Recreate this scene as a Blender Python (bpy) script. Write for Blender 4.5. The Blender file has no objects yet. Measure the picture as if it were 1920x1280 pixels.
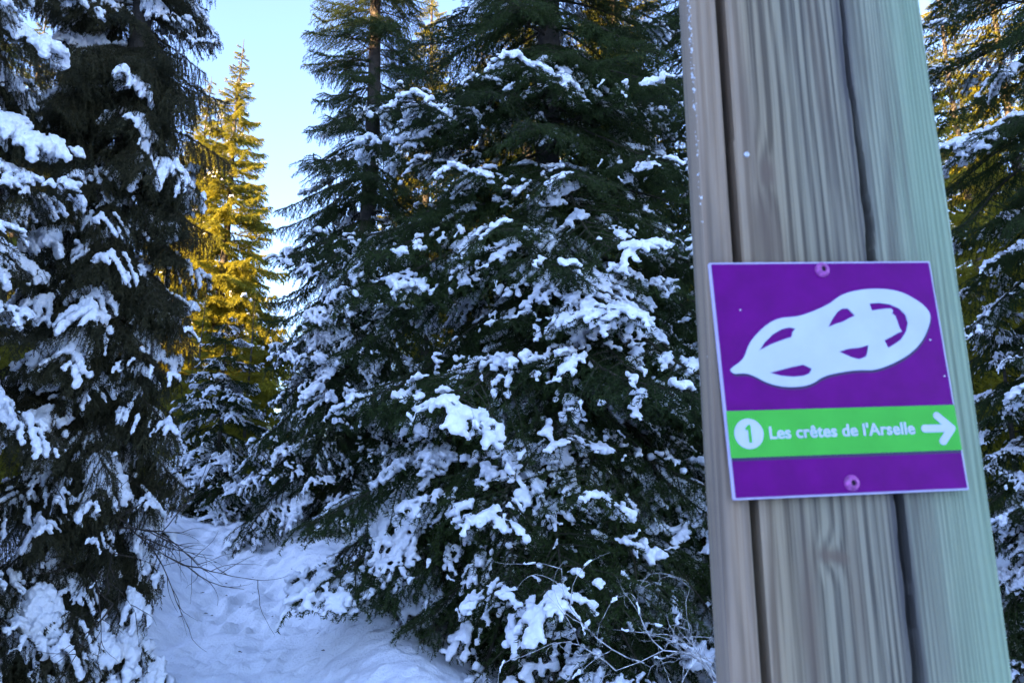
import bpy, math, random
import numpy as np
from mathutils import Matrix, Vector, Euler

scene = bpy.context.scene
COL = scene.collection
rad = math.radians

# ------------------------------------------------------------------ camera
CAM_Z = 1.6
cam_d = bpy.data.cameras.new('camera')
cam = bpy.data.objects.new('camera', cam_d)
COL.objects.link(cam)
cam.location = (0, 0, CAM_Z)
cam.rotation_euler = (rad(90 + 12.5), 0, 0)
cam_d.sensor_width = 36.0
cam_d.lens = 26.0
cam_d.clip_start = 0.02
cam_d.clip_end = 2000
cam_d.dof.use_dof = True
cam_d.dof.focus_distance = 8.5
cam_d.dof.aperture_fstop = 17.0
scene.camera = cam

# ------------------------------------------------------------------ sky, sun, exposure
SUN_EL = rad(9.0)
SUN_DIR = np.array([0.7413, 0.6712])            # where the light travels (ground plan)
w = bpy.data.worlds.new('World')
scene.world = w
w.use_nodes = True
nt = w.node_tree
nt.nodes.clear()
sky = nt.nodes.new('ShaderNodeTexSky')
sky.sky_type = 'NISHITA'
sky.sun_disc = False
sky.sun_elevation = SUN_EL
# Blender: rotation 0 puts the sun at +Y and grows clockwise seen from above
sky.sun_rotation = math.atan2(-SUN_DIR[0], -SUN_DIR[1])
sky.altitude = 1600
sky.air_density = 1.0
sky.dust_density = 0.7
sky.ozone_density = 3.2
bg = nt.nodes.new('ShaderNodeBackground')
bg.inputs['Strength'].default_value = 0.15
w.cycles.sampling_method = 'NONE'
wo = nt.nodes.new('ShaderNodeOutputWorld')
nt.links.new(sky.outputs[0], bg.inputs['Color'])
nt.links.new(bg.outputs[0], wo.inputs['Surface'])

sun_d = bpy.data.lights.new('sun', 'SUN')
sun = bpy.data.objects.new('sun', sun_d)
COL.objects.link(sun)
sun_d.energy = 5.0
sun_d.angle = rad(0.5)
sun_d.color = (1.0, 0.80, 0.40)
ldir = Vector((SUN_DIR[0] * math.cos(SUN_EL), SUN_DIR[1] * math.cos(SUN_EL), -math.sin(SUN_EL)))
sun.rotation_euler = ldir.to_track_quat('-Z', 'Y').to_euler()

vs = scene.view_settings
vs.view_transform = 'Standard'
vs.look = 'None'
vs.exposure = 3.1
vs.use_white_balance = True
vs.white_balance_temperature = 7500
vs.white_balance_tint = 30
vs.gamma = 1.0
vs.use_curve_mapping = False
scene.render.engine = 'CYCLES'
scene.cycles.use_denoising = True
scene.cycles.max_bounces = 3
scene.cycles.diffuse_bounces = 2
scene.cycles.use_adaptive_sampling = True
scene.cycles.adaptive_threshold = 0.04
scene.cycles.glossy_bounces = 2
scene.cycles.transmission_bounces = 3
scene.cycles.sample_clamp_indirect = 6.0

# ------------------------------------------------------------------ helpers
def hash3(ix, iy, iz):
    n = (ix * 73856093) ^ (iy * 19349663) ^ (iz * 83492791)
    n = (n ^ (n >> 13)) * 1274126177
    n = n & 0x7fffffff
    n = (n ^ (n >> 15)) * 2246822519 & 0x7fffffff
    n = n ^ (n >> 12)
    return (n & 0xffffff) / float(0xffffff) * 2.0 - 1.0

def vnoise(p):
    """smooth value noise in -1..1 for an (N,3) array"""
    p = np.asarray(p, dtype=np.float64)
    i = np.floor(p).astype(np.int64)
    f = p - i
    f = f * f * (3 - 2 * f)
    r = 0
    for dx in (0, 1):
        wx = f[:, 0] if dx else 1 - f[:, 0]
        for dy in (0, 1):
            wy = f[:, 1] if dy else 1 - f[:, 1]
            for dz in (0, 1):
                wz = f[:, 2] if dz else 1 - f[:, 2]
                r = r + wx * wy * wz * hash3(i[:, 0] + dx, i[:, 1] + dy, i[:, 2] + dz)
    return r

def fbm(p, oct=4, gain=0.5):
    a, s, r = 1.0, 1.0, 0
    for k in range(oct):
        r = r + a * vnoise(np.asarray(p) * s + 17.3 * k)
        a *= gain
        s *= 2.03
    return r

def mesh_np(name, verts, faces, mats=None, mat_idx=None, smooth=False, attrs=None):
    """faces: an (N,3) / (N,4) array or a list of such arrays"""
    me = bpy.data.meshes.new(name)
    verts = np.asarray(verts, dtype=np.float32)
    if not isinstance(faces, (list, tuple)):
        faces = [faces]
    faces = [np.asarray(f, dtype=np.int32) for f in faces if len(f)]
    me.vertices.add(len(verts))
    me.vertices.foreach_set('co', verts.ravel())
    loops = np.concatenate([f.ravel() for f in faces])
    tot = np.concatenate([np.full(len(f), f.shape[1], dtype=np.int32) for f in faces])
    start = np.concatenate([[0], np.cumsum(tot)[:-1]]).astype(np.int32)
    me.loops.add(len(loops))
    me.loops.foreach_set('vertex_index', loops)
    me.polygons.add(len(tot))
    me.polygons.foreach_set('loop_start', start)
    me.polygons.foreach_set('loop_total', tot)
    for m in (mats or []):
        me.materials.append(m)
    if mat_idx is not None:
        me.polygons.foreach_set('material_index', np.asarray(mat_idx, dtype=np.int32))
    me.update(calc_edges=True)
    me.polygons.foreach_set('use_smooth', np.full(len(tot), bool(smooth)))
    for k, v in (attrs or {}).items():
        a = me.attributes.new(k, 'FLOAT', 'POINT')
        a.data.foreach_set('value', np.asarray(v, dtype=np.float32))
    me.validate()
    return me

def link(name, data, parent=None):
    o = bpy.data.objects.new(name, data)
    COL.objects.link(o)
    if parent is not None:
        o.parent = parent
    return o

def tag(o, label=None, cat=None, group=None, kind=None):
    if label: o['label'] = label
    if cat: o['category'] = cat
    if group: o['group'] = group
    if kind: o['kind'] = kind
    return o

class Geo:
    """collects vertices, triangles and quads"""
    def __init__(self):
        self.v, self.t, self.q, self.n = [], [], [], 0
        self.tm, self.qm = [], []
    def add(self, v, t=None, q=None, m=0):
        v = np.asarray(v, dtype=np.float32)
        if t is not None and len(t):
            self.t.append(np.asarray(t, dtype=np.int32) + self.n)
            self.tm.append(np.full(len(t), m, dtype=np.int32))
        if q is not None and len(q):
            self.q.append(np.asarray(q, dtype=np.int32) + self.n)
            self.qm.append(np.full(len(q), m, dtype=np.int32))
        self.v.append(v)
        self.n += len(v)
    def mesh(self, name, mats, smooth=False):
        f, mi = [], []
        if self.t:
            f.append(np.concatenate(self.t)); mi.append(np.concatenate(self.tm))
        if self.q:
            f.append(np.concatenate(self.q)); mi.append(np.concatenate(self.qm))
        return mesh_np(name, np.concatenate(self.v), f, mats, np.concatenate(mi), smooth)
    def tube(self, pts, radii, k=5, m=0):
        pts = np.asarray(pts, dtype=np.float64)
        n = len(pts)
        tg = np.gradient(pts, axis=0)
        tg /= np.linalg.norm(tg, axis=1)[:, None] + 1e-9
        ref = np.array([0.0, 0.0, 1.0]) if abs(tg[0][2]) < 0.9 else np.array([1.0, 0.0, 0.0])
        a = np.cross(tg, ref); a /= np.linalg.norm(a, axis=1)[:, None] + 1e-9
        b = np.cross(tg, a)
        ang = np.arange(k) * 2 * math.pi / k
        ring = (pts[:, None, :] + np.asarray(radii)[:, None, None] *
                (np.cos(ang)[None, :, None] * a[:, None, :] + np.sin(ang)[None, :, None] * b[:, None, :]))
        i = np.arange(n - 1)[:, None] * k + np.arange(k)[None, :]
        j = np.arange(n - 1)[:, None] * k + (np.arange(k)[None, :] + 1) % k
        self.add(ring.reshape(-1, 3), q=np.stack([i, j, j + k, i + k], -1).reshape(-1, 4), m=m)

def icosphere():
    import bmesh
    bm = bmesh.new()
    bmesh.ops.create_icosphere(bm, subdivisions=1, radius=1.0)
    v = np.array([x.co[:] for x in bm.verts]); f = np.array([[y.index for y in x.verts] for x in bm.faces])
    bm.free()
    return v, f
ICO_V, ICO_F = icosphere()

def drop_crumbs(me, least):
    """delete floating islands with few vertices"""
    n = len(me.vertices)
    e = np.empty(len(me.edges) * 2, dtype=np.int32); me.edges.foreach_get('vertices', e); e = e.reshape(-1, 2)
    lab = np.arange(n)
    while True:
        m = np.minimum(lab[e[:, 0]], lab[e[:, 1]])
        new = lab.copy()
        np.minimum.at(new, e[:, 0], m); np.minimum.at(new, e[:, 1], m)
        new = new[new]
        if (new == lab).all(): break
        lab = new
    cnt = np.bincount(lab, minlength=n)
    bad = np.nonzero(cnt[lab] < least)[0]
    if len(bad) == 0: return
    import bmesh
    bm = bmesh.new(); bm.from_mesh(me); bm.verts.ensure_lookup_table()
    bmesh.ops.delete(bm, geom=[bm.verts[i] for i in bad], context='VERTS')
    bm.to_mesh(me); bm.free()

def voxel_union(name, centres, radii, flat, voxel, mat, rough=0.25, freq=30.0, seed=0):
    """closed crumbly surface round many overlapping lumps"""
    c = np.asarray(centres); r = np.asarray(radii)
    v = c[:, None, :] + ICO_V[None] * r[:, None, None] * np.array([1, 1, flat])[None, None, :]
    f = ICO_F[None] + (np.arange(len(c)) * len(ICO_V))[:, None, None]
    me = mesh_np(name + '_raw', v.reshape(-1, 3), f.reshape(-1, 3))
    o = bpy.data.objects.new(name + '_raw', me)
    COL.objects.link(o)
    md = o.modifiers.new('r', 'REMESH')
    md.mode = 'VOXEL'; md.voxel_size = voxel
    dg = bpy.context.evaluated_depsgraph_get()
    out = bpy.data.meshes.new_from_object(o.evaluated_get(dg))
    out.name = name
    bpy.data.objects.remove(o); bpy.data.meshes.remove(me)
    drop_crumbs(out, 45)
    n = len(out.vertices)
    co = np.empty(n * 3, dtype=np.float32); out.vertices.foreach_get('co', co); co = co.reshape(-1, 3)
    no = np.empty(n * 3, dtype=np.float32); out.vertices.foreach_get('normal', no); no = no.reshape(-1, 3)
    d = fbm(co * freq + seed, 3) * voxel * rough * 2.0
    co = co + no * d[:, None]
    out.vertices.foreach_set('co', co.astype(np.float32).ravel())
    out.materials.clear(); out.materials.append(mat)
    out.polygons.foreach_set('use_smooth', np.ones(len(out.polygons), dtype=bool))
    out.update()
    return out

# ------------------------------------------------------------------ materials
def new_mat(name):
    m = bpy.data.materials.new(name)
    m.use_nodes = True
    t = m.node_tree
    t.nodes.clear()
    return m, t, t.nodes, t.links

def N(t, kind, **kw):
    n = t.nodes.new(kind)
    for k, v in kw.items():
        if k.startswith('i_'):
            n.inputs[k[2:].replace('_', ' ')].default_value = v
        else:
            setattr(n, k, v)
    return n

def ramp(t, stops):
    n = t.nodes.new('ShaderNodeValToRGB')
    e = n.color_ramp.elements
    while len(e) < len(stops):
        e.new(0.5)
    for k, (p, c) in enumerate(stops):
        e[k].position = p
        e[k].color = (*c, 1)
    return n

def principled(name, color, rough=0.5, spec=0.5, bump=None, metal=0.0, coat=0.0, mottle=None):
    m, t, nd, lk = new_mat(name)
    p = N(t, 'ShaderNodeBsdfPrincipled')
    p.inputs['Roughness'].default_value = rough
    p.inputs['Specular IOR Level'].default_value = spec
    p.inputs['Metallic'].default_value = metal
    p.inputs['Coat Weight'].default_value = coat
    tc = N(t, 'ShaderNodeTexCoord')
    n = N(t, 'ShaderNodeTexNoise')
    n.inputs['Scale'].default_value = mottle[0] if mottle else 40.0
    n.inputs['Detail'].default_value = 5
    lk.new(tc.outputs['Object'], n.inputs['Vector'])
    amt = mottle[1] if mottle else 0.06
    r = ramp(t, [(0.3, [c * (1 - amt) for c in color]), (0.7, [min(1, c * (1 + amt)) for c in color])])
    lk.new(n.outputs['Fac'], r.inputs['Fac'])
    lk.new(r.outputs['Color'], p.inputs['Base Color'])
    if bump:
        b = N(t, 'ShaderNodeBump')
        nb = N(t, 'ShaderNodeTexNoise'); nb.inputs['Scale'].default_value = bump[0]; nb.inputs['Detail'].default_value = 6
        lk.new(tc.outputs['Object'], nb.inputs['Vector'])
        lk.new(nb.outputs['Fac'], b.inputs['Height'])
        b.inputs['Distance'].default_value = bump[1]; b.inputs['Strength'].default_value = 1.0
        lk.new(b.outputs[0], p.inputs['Normal'])
    o = N(t, 'ShaderNodeOutputMaterial')
    lk.new(p.outputs[0], o.inputs['Surface'])
    return m

def snow_material(name, bumps):
    m, t, nd, lk = new_mat(name)
    p = N(t, 'ShaderNodeBsdfPrincipled')
    p.inputs['Roughness'].default_value = 0.75
    p.inputs['Specular IOR Level'].default_value = 0.25
    g = N(t, 'ShaderNodeNewGeometry')
    n0 = N(t, 'ShaderNodeTexNoise'); n0.inputs['Scale'].default_value = 1.7; n0.inputs['Detail'].default_value = 4
    lk.new(g.outputs['Position'], n0.inputs['Vector'])
    r = ramp(t, [(0.3, (0.80, 0.82, 0.86)), (0.65, (0.90, 0.91, 0.93))])
    lk.new(n0.outputs['Fac'], r.inputs['Fac'])
    lk.new(r.outputs[0], p.inputs['Base Color'])
    prev = None
    for sc_, dist in bumps:
        nb = N(t, 'ShaderNodeTexNoise'); nb.inputs['Scale'].default_value = sc_; nb.inputs['Detail'].default_value = 4
        nb.inputs['Roughness'].default_value = 0.6
        lk.new(g.outputs['Position'], nb.inputs['Vector'])
        b = N(t, 'ShaderNodeBump'); b.inputs['Distance'].default_value = dist
        lk.new(nb.outputs['Fac'], b.inputs['Height'])
        if prev: lk.new(prev.outputs[0], b.inputs['Normal'])
        prev = b
    lk.new(prev.outputs[0], p.inputs['Normal'])
    o = N(t, 'ShaderNodeOutputMaterial')
    lk.new(p.outputs[0], o.inputs['Surface'])
    return m

def needle_material(name, dark, light, trans=0.25):
    m, t, nd, lk = new_mat(name)
    oi = N(t, 'ShaderNodeObjectInfo')
    g = N(t, 'ShaderNodeNewGeometry')
    n0 = N(t, 'ShaderNodeTexNoise'); n0.inputs['Scale'].default_value = 5.0; n0.inputs['Detail'].default_value = 3
    lk.new(g.outputs['Position'], n0.inputs['Vector'])
    mx = N(t, 'ShaderNodeMath', operation='MULTIPLY_ADD')
    lk.new(oi.outputs['Random'], mx.inputs[0]); mx.inputs[1].default_value = 0.4
    lk.new(n0.outputs['Fac'], mx.inputs[2])
    a2 = N(t, 'ShaderNodeMath', operation='MULTIPLY_ADD')
    lk.new(g.outputs['Random Per Island'], a2.inputs[0]); a2.inputs[1].default_value = 0.3
    lk.new(mx.outputs[0], a2.inputs[2])
    r = ramp(t, [(0.45, dark), (1.05, light)])
    lk.new(a2.outputs[0], r.inputs['Fac'])
    p = N(t, 'ShaderNodeBsdfPrincipled')
    p.inputs['Roughness'].default_value = 0.6
    p.inputs['Specular IOR Level'].default_value = 0.15
    lk.new(r.outputs[0], p.inputs['Base Color'])
    tr = N(t, 'ShaderNodeBsdfTranslucent')
    lk.new(r.outputs[0], tr.inputs['Color'])
    ms = N(t, 'ShaderNodeMixShader'); ms.inputs[0].default_value = trans
    lk.new(p.outputs[0], ms.inputs[1]); lk.new(tr.outputs[0], ms.inputs[2])
    o = N(t, 'ShaderNodeOutputMaterial')
    lk.new(ms.outputs[0], o.inputs['Surface'])
    return m

M_SNOW = snow_material('fallen_snow', [(9, 0.02), (38, 0.012)])
M_CLUMP = snow_material('clinging_snow', [(45, 0.012), (150, 0.004)])
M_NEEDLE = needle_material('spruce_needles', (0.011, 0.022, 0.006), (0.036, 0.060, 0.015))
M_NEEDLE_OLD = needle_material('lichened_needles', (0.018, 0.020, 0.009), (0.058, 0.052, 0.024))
M_NEEDLE_FAR_SUNLIT = needle_material('far_needles_sunlit', (0.105, 0.112, 0.017), (0.290, 0.260, 0.026), 0.48)  # golden copy of the spruce needles, sunlight put into the colour
M_TWIG = principled('twig_bark', (0.050, 0.040, 0.030), 0.9, 0.2, mottle=(25, 0.3))
M_BARK = principled('trunk_bark', (0.085, 0.070, 0.058), 0.9, 0.2, bump=(28, 0.02), mottle=(9, 0.35))

# ------------------------------------------------------------------ ground: one snow sheet
def path_x(y):
    """middle of the trodden path"""
    return np.interp(y, [-5, 4, 6, 7.5, 9, 11, 13, 15, 18, 24, 40], [-0.5, -1.5, -2.1, -2.55, -3.0, -3.9, -4.7, -5.6, -7.2, -11.5, -24])

def base_height(x, y):
    """large shape of the terrain"""
    h = np.interp(y, [-20, 2, 5, 7, 9, 11, 13.5, 15, 17, 22, 40, 90], [0, 0, 0.0, 0.08, 0.40, 0.88, 1.42, 1.52, 1.45, 1.2, 1.2, 2.4])
    return h

def ground_height(x, y):
    x = np.asarray(x, dtype=np.float64); y = np.asarray(y, dtype=np.float64)
    z = base_height(x, y)
    P = np.stack([x, y, np.zeros_like(x)], -1)
    d = x - path_x(y)
    z = z + 0.10 * vnoise(P * 0.35) + 0.05 * vnoise(P * 1.1 + 5)
    # trough worn by snowshoes and softer banks beside it
    wdt = 0.85
    inside = np.exp(-(d / wdt) ** 4)
    z = z - 0.20 * inside
    z = z + 0.42 * np.exp(-((d + 1.6) / 0.55) ** 2) * np.exp(-((y - 9.5) / 3.5) ** 2)
    z = z + 0.28 * np.exp(-((d - 1.35) / 0.5) ** 2) * np.exp(-((y - 7) / 3.0) ** 2)
    # hollow left of the ridge in front
    z = z - 0.30 * np.exp(-((d + 1.15) / 0.45) ** 2) * np.exp(-((y - 8.2) / 1.0) ** 2)
    # unseen hillside added behind the viewer, its crest shaped to shade this clearing
    s = x * SUN_DIR[0] + y * SUN_DIR[1]
    q = x * SUN_DIR[1] - y * SUN_DIR[0]
    Hr = np.interp(q, [-120, -45, -30, -24, -19, -14, -8, 3, 12, 30, 120], [6, 11, 14.2, 14.4, 15.6, 16.6, 20.3, 20.6, 18, 12, 8])
    Hr = Hr + 0.5 * vnoise(np.stack([q * 0.25, q * 0 + 3, q * 0], -1))
    z = z + Hr * np.exp(-((s + 42) / 13.0) ** 2)
    # far slopes
    z = z + 5.0 * np.clip((np.hypot(x, y) - 90) / 200, 0, 1) ** 1.5
    return z

def ground_detail(x, y):
    P = np.stack([x, y, np.zeros_like(x)], -1)
    d = x - path_x(y)
    near = np.exp(-(d / 1.9) ** 4)
    trod = vnoise(P * 6.5) * 0.022 + vnoise(P * 13.0 + 9) * 0.016 + vnoise(P * 26 + 4) * 0.007
    # short steps pressed across the path
    lump = np.abs(vnoise(P * np.array([3.2, 5.0, 1]) + 31)) * 0.045
    soft = vnoise(P * 3.0 + 2) * 0.02 + vnoise(P * 9 + 1) * 0.006
    foot = np.zeros_like(x)
    frng = np.random.default_rng(8)
    for k in range(90):
        fy_ = frng.uniform(5.5, 14); fx_ = float(path_x(fy_)) + frng.normal(0, 0.38)
        a_ = frng.normal(0.25, 0.25); dx, dy = x - fx_, y - fy_
        e1 = (dx * math.cos(a_) - dy * math.sin(a_)) / 0.11; e2 = (dx * math.sin(a_) + dy * math.cos(a_)) / 0.24
        r2 = e1 * e1 + e2 * e2
        foot += -0.034 * np.exp(-r2 ** 2) + 0.014 * np.exp(-(r2 - 1.7) ** 2 / 0.5)
    return near * (trod * 1.7 - lump * 1.6 + foot) + (1 - near) * soft * 1.3

def spaced(lo, hi, dense_lo, dense_hi, step, far_n):
    a = np.arange(dense_lo, dense_hi + 1e-6, step)
    k = np.linspace(0, 1, far_n + 1)[1:]
    left = dense_lo - (dense_lo - lo) * (k ** 2.4)
    right = dense_hi + (hi - dense_hi) * (k ** 2.4)
    return np.concatenate([left[::-1], a, right])

gx = spaced(-320, 320, -7.5, 4.5, 0.045, 60)
gy = spaced(-200, 420, 5.2, 16.5, 0.045, 60)
GX, GY = np.meshgrid(gx, gy)
fx, fy = GX.ravel(), GY.ravel()
gz = ground_height(fx, fy)
msk = (fx > -9) & (fx < 6) & (fy > 3) & (fy < 19)
gz[msk] += ground_detail(fx[msk], fy[msk])
nx, ny = len(gx), len(gy)
ii = (np.arange(ny - 1)[:, None] * nx + np.arange(nx - 1)[None, :]).ravel()
gq = np.stack([ii, ii + 1, ii + 1 + nx, ii + nx], -1)
ground = link('snowy_ground', mesh_np('snowy_ground', np.stack([fx, fy, gz], -1), gq, [M_SNOW], smooth=True))
tag(ground, 'snow covered forest floor with a trodden path climbing between spruces', None, kind='structure')

def gh(x, y):
    return float(ground_height(np.array([x]), np.array([y]))[0])

# ------------------------------------------------------------------ spruce boughs (shared meshes)
def needles_on(G, a, b, rng, length, width, spacing, up=0.0, m=0, spread=0.85):
    ax = b - a
    ln = np.linalg.norm(ax)
    if ln < 1e-4: return
    ax = ax / ln
    n = max(3, int(ln / spacing))
    tpos = (np.arange(n) + rng.random(n)) / n
    ref = np.array([0, 0, 1.0]) if abs(ax[2]) < 0.9 else np.array([1.0, 0, 0])
    s = np.cross(ax, ref); s /= np.linalg.norm(s)
    u = np.cross(s, ax)
    ang = rng.random(n) * 2 * math.pi
    radial = np.cos(ang)[:, None] * s + np.sin(ang)[:, None] * u
    radial[:, 2] += up
    d = ax * 0.62 + radial * spread + rng.normal(0, 0.12, (n, 3))
    d /= np.linalg.norm(d, axis=1)[:, None]
    p0 = a + (b - a) * tpos[:, None]
    L = length * (0.7 + 0.6 * rng.random(n))[:, None]
    side = np.cross(d, rng.normal(0, 1, (n, 3)))
    side /= np.linalg.norm(side, axis=1)[:, None] + 1e-9
    v = np.stack([p0 - side * width * 0.5, p0 + side * width * 0.5, p0 + d * L], 1).reshape(-1, 3)
    G.add(v, t=np.arange(n * 3).reshape(-1, 3), m=m)

def make_bough(name, seed, L=2.0, style='flat', needle=M_NEEDLE, coarse=1.0, plump=1.0):
    """a bough along +X; returns (mesh, list of snow rest points)"""
    rng = np.random.default_rng(seed)
    G = Geo()
    rest = []
    pend = style == 'hang'
    droop = (0.26 if not pend else 0.30) * rng.uniform(0.8, 1.2)
    upt = 0.5 if not pend else 0.2
    wob = rng.uniform(-0.12, 0.12, 3)
    def axis(t):
        t = np.asarray(t, dtype=np.float64)
        return np.stack([L * (t - 0.06 * t * t),
                         L * (wob[0] * np.sin(t * 3) + wob[1] * 0.5 * np.sin(t * 6.3)),
                         L * (-droop * t ** 1.5 + upt * np.clip(t - 0.72, 0, 1) ** 1.6)], -1)
    ts = np.linspace(0, 1, 14)
    G.tube(axis(ts), 0.015 * (1 - ts) ** 0.9 * (L / 2) + 0.002, 5, m=1)
    nl, nw, sp = 0.023 * coarse ** 0.7 * plump, 0.0062 * coarse * plump, 0.0042 * coarse
    step = 0.050 * (1 if not pend else 1.1) * coarse ** 0.5
    t = 0.10
    side = 1
    while t < 0.985:
        b = axis(t)
        tg = axis(min(1, t + 0.02)) - axis(t - 0.02); tg /= np.linalg.norm(tg)
        shape = min(1.0, (t - 0.02) / 0.28) ** 0.8 * (1 - t) ** 0.62 + 0.10
        ls = L * 0.36 * shape * rng.uniform(0.65, 1.2)
        a = rad(rng.uniform(42, 68)) * side
        lat = np.array([-math.sin(a) * tg[1] + math.cos(a) * tg[0], math.sin(a) * tg[0] + math.cos(a) * tg[1], tg[2] * math.cos(a)])
        lat[2] += rng.uniform(-0.15, 0.18)
        lat /= np.linalg.norm(lat)
        sd = (0.40 if not pend else 0.62) * rng.uniform(0.6, 1.4)
        def sec(s):
            s = np.asarray(s, dtype=np.float64)
            return b + lat * (s * ls)[..., None] + np.array([0, 0, -1.0]) * (sd * ls * s ** 1.7)[..., None]
        ss = np.linspace(0, 1, 6)
        G.tube(sec(ss), 0.0035 * (1 - ss) * (L / 2) + 0.0012, 3, m=1)
        pts = sec(ss)
        bare = 0.12 if t < 0.25 else 0.0
        for k in range(5):
            if ss[k] >= bare - 0.01:
                needles_on(G, pts[k], pts[k + 1], rng, nl, nw, sp * 0.75, up=0.25)
        for s_ in np.linspace(0, 1, 15):
            rest.append((sec(np.array([s_]))[0], 1, t, s_))
        # tertiary shoots
        s = 0.16 + bare * 0.6
        tsd = 1
        stp = (0.046 if not pend else 0.036) / max(ls, 0.06) * coarse ** 0.5
        while s < 0.98:
            p = sec(np.array([s]))[0]
            q = sec(np.array([min(1, s + 0.05)]))[0] - p
            q /= np.linalg.norm(q) + 1e-9
            lt = (0.05 + 0.34 * ls * (1 - s) ** 0.8) * rng.uniform(0.7, 1.25)
            lt = min(lt, 0.26)
            perp = np.array([-q[1], q[0], 0]) * tsd
            perp /= np.linalg.norm(perp) + 1e-9
            if pend:
                dd = q * 0.35 + perp * 0.35 + np.array([0, 0, -rng.uniform(0.5, 1.3)])
                lt = min(lt * 1.7 + 0.03, 0.34)
            else:
                dd = q * 0.75 + perp * 0.7 + np.array([0, 0, rng.uniform(-0.75, 0.08)])
            dd /= np.linalg.norm(dd)
            mid = p + dd * lt * 0.55
            end = p + dd * lt + np.array([0, 0, -0.12 * lt])
            needles_on(G, p, mid, rng, nl, nw, sp, up=0.1)
            needles_on(G, mid, end, rng, nl, nw, sp, up=0.1)
            if not pend or dd[2] > -0.75:
                for kk in (0.15, 0.35, 0.55, 0.75, 0.95):
                    rest.append((p + (end - p) * kk, 2, t, s))
            s += stp * rng.uniform(0.7, 1.3)
            tsd = -tsd
        t += step / L * rng.uniform(0.6, 1.4)
        side = -side
    pts = axis(np.linspace(0.16, 1, 15))
    for k in range(14):
        needles_on(G, pts[k], pts[k + 1], rng, nl * 1.25, nw, sp * 0.45, up=0.35)
    for t_ in np.linspace(0.12, 1, 70):
        rest.append((axis(np.array([t_]))[0], 0, t_, 0))
    return G.mesh(name, [needle, M_TWIG]), rest

def make_snow(name, rest, seed, amount, fat=1.0, voxel=0.0115):
    """snow lying on part of a bough"""
    rng = np.random.default_rng(seed)
    P = np.array([r[0] for r in rest]); K = np.array([r[1] for r in rest])
    off = rng.uniform(-50, 50, 3)
    n = fbm(P * np.array([3.7, 3.7, 1.5]) + off, 3, 0.62)
    n = n + 0.25 * (np.hypot(P[:, 0], P[:, 1]) / 2.0) + rng.normal(0, 0.05, len(P))
    thr = np.quantile(n, 1 - amount)
    core = np.clip((n - thr) / 0.5, 0, 1)
    keep = (n > thr)
    keep &= rng.random(len(P)) < np.where(K == 2, 0.85, 0.97)
    rr = np.where(K == 0, 0.026, np.where(K == 1, 0.022, 0.0165)) * (0.6 + 0.8 * core) * rng.uniform(0.7, 1.35, len(P)) * fat
    dust = (~keep) & (fbm(P * 8.0 + off, 2) > 0.55) & (rng.random(len(P)) < 0.8)
    rr = np.where(dust, 0.0135 * fat ** 0.5 * rng.uniform(0.75, 1.2, len(P)), rr * 0.84)
    keep = keep | dust
    C = P + np.stack([rng.normal(0, 0.006, len(P)), rng.normal(0, 0.006, len(P)), rr * 0.6 + 0.016], -1)
    return voxel_union(name, C[keep], rr[keep], 0.62, voxel, M_CLUMP, 0.6, 40, seed)

FLAT, HANG = [], []
for k in range(4):
    me, rest = make_bough('flat_bough', 11 + k, 2.0, 'flat')
    FLAT.append((me, [make_snow('bough_snow', rest, 100 + k * 3, 0.22), make_snow('bough_snow', rest, 101 + k * 3, 0.40, 1.1),
                      make_snow('bough_snow', rest, 102 + k * 3, 0.58, 1.3)]))
for k in range(3):
    me, rest = make_bough('hanging_bough', 41 + k, 2.0, 'hang', M_NEEDLE_OLD)
    HANG.append((me, [make_snow('bough_snow', rest, 200 + k * 3, 0.22), make_snow('bough_snow', rest, 201 + k * 3, 0.40, 1.3),
                      make_snow('bough_snow', rest, 202 + k * 3, 0.60, 1.7),
                      make_snow('bough_snow', rest, 260 + k, 0.42, 2.7, 0.018)]))
SMALL, SMALL_OLD = [], []
for k in range(3):
    me, rest = make_bough('short_bough', 141 + k, 2.0, 'flat', M_NEEDLE, 1.7, 1.1)
    sn = [make_snow('bough_snow', rest, 400 + k * 3, 0.24, 1.25, 0.017), make_snow('bough_snow', rest, 401 + k * 3, 0.42, 1.4, 0.017),
          make_snow('bough_snow', rest, 402 + k * 3, 0.62, 1.7, 0.017)]
    SMALL.append((me, sn))
    me, rest = make_bough('short_hanging_bough', 161 + k, 2.0, 'hang' if k < 2 else 'flat', M_NEEDLE_OLD, 1.6, 1.1)
    SMALL_OLD.append((me, [make_snow('bough_snow', rest, 430 + k * 4, 0.24, 1.3, 0.017), make_snow('bough_snow', rest, 431 + k * 4, 0.44, 1.7, 0.017),
          make_snow('bough_snow', rest, 432 + k * 4, 0.6, 2.2, 0.019), make_snow('bough_snow', rest, 433 + k * 4, 0.5, 3.4, 0.024)]))
OLD = []
for me, sn in FLAT[:2]:
    m2 = me.copy(); m2.materials[0] = M_NEEDLE_OLD; OLD.append((m2, sn))
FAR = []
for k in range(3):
    me, rest = make_bough('far_bough', 71 + k, 2.0, 'flat', M_NEEDLE_FAR_SUNLIT, 2.2, 1.5)
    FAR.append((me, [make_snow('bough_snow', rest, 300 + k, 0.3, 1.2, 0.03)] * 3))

def trunk_mesh(name, H, r0, seed, lean=(0, 0)):
    rng = np.random.default_rng(seed)
    G = Geo()
    zs = np.concatenate([[-0.4, 0.0, 0.15, 0.4], np.linspace(0.8, H, 24)])
    pts = np.stack([lean[0] * zs + 0.03 * np.sin(zs * 0.8 + seed), lean[1] * zs + 0.03 * np.cos(zs * 0.7 + seed), zs], -1)
    rr = r0 * np.clip(1 - zs / (H * 1.02), 0.02, 1) ** 0.85 * (1 + 0.5 * np.exp(-np.clip(zs, 0, 9) / 0.25))
    G.tube(pts, rr, 12, m=0)
    me = G.mesh(name, [M_BARK], True)
    return me

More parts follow.
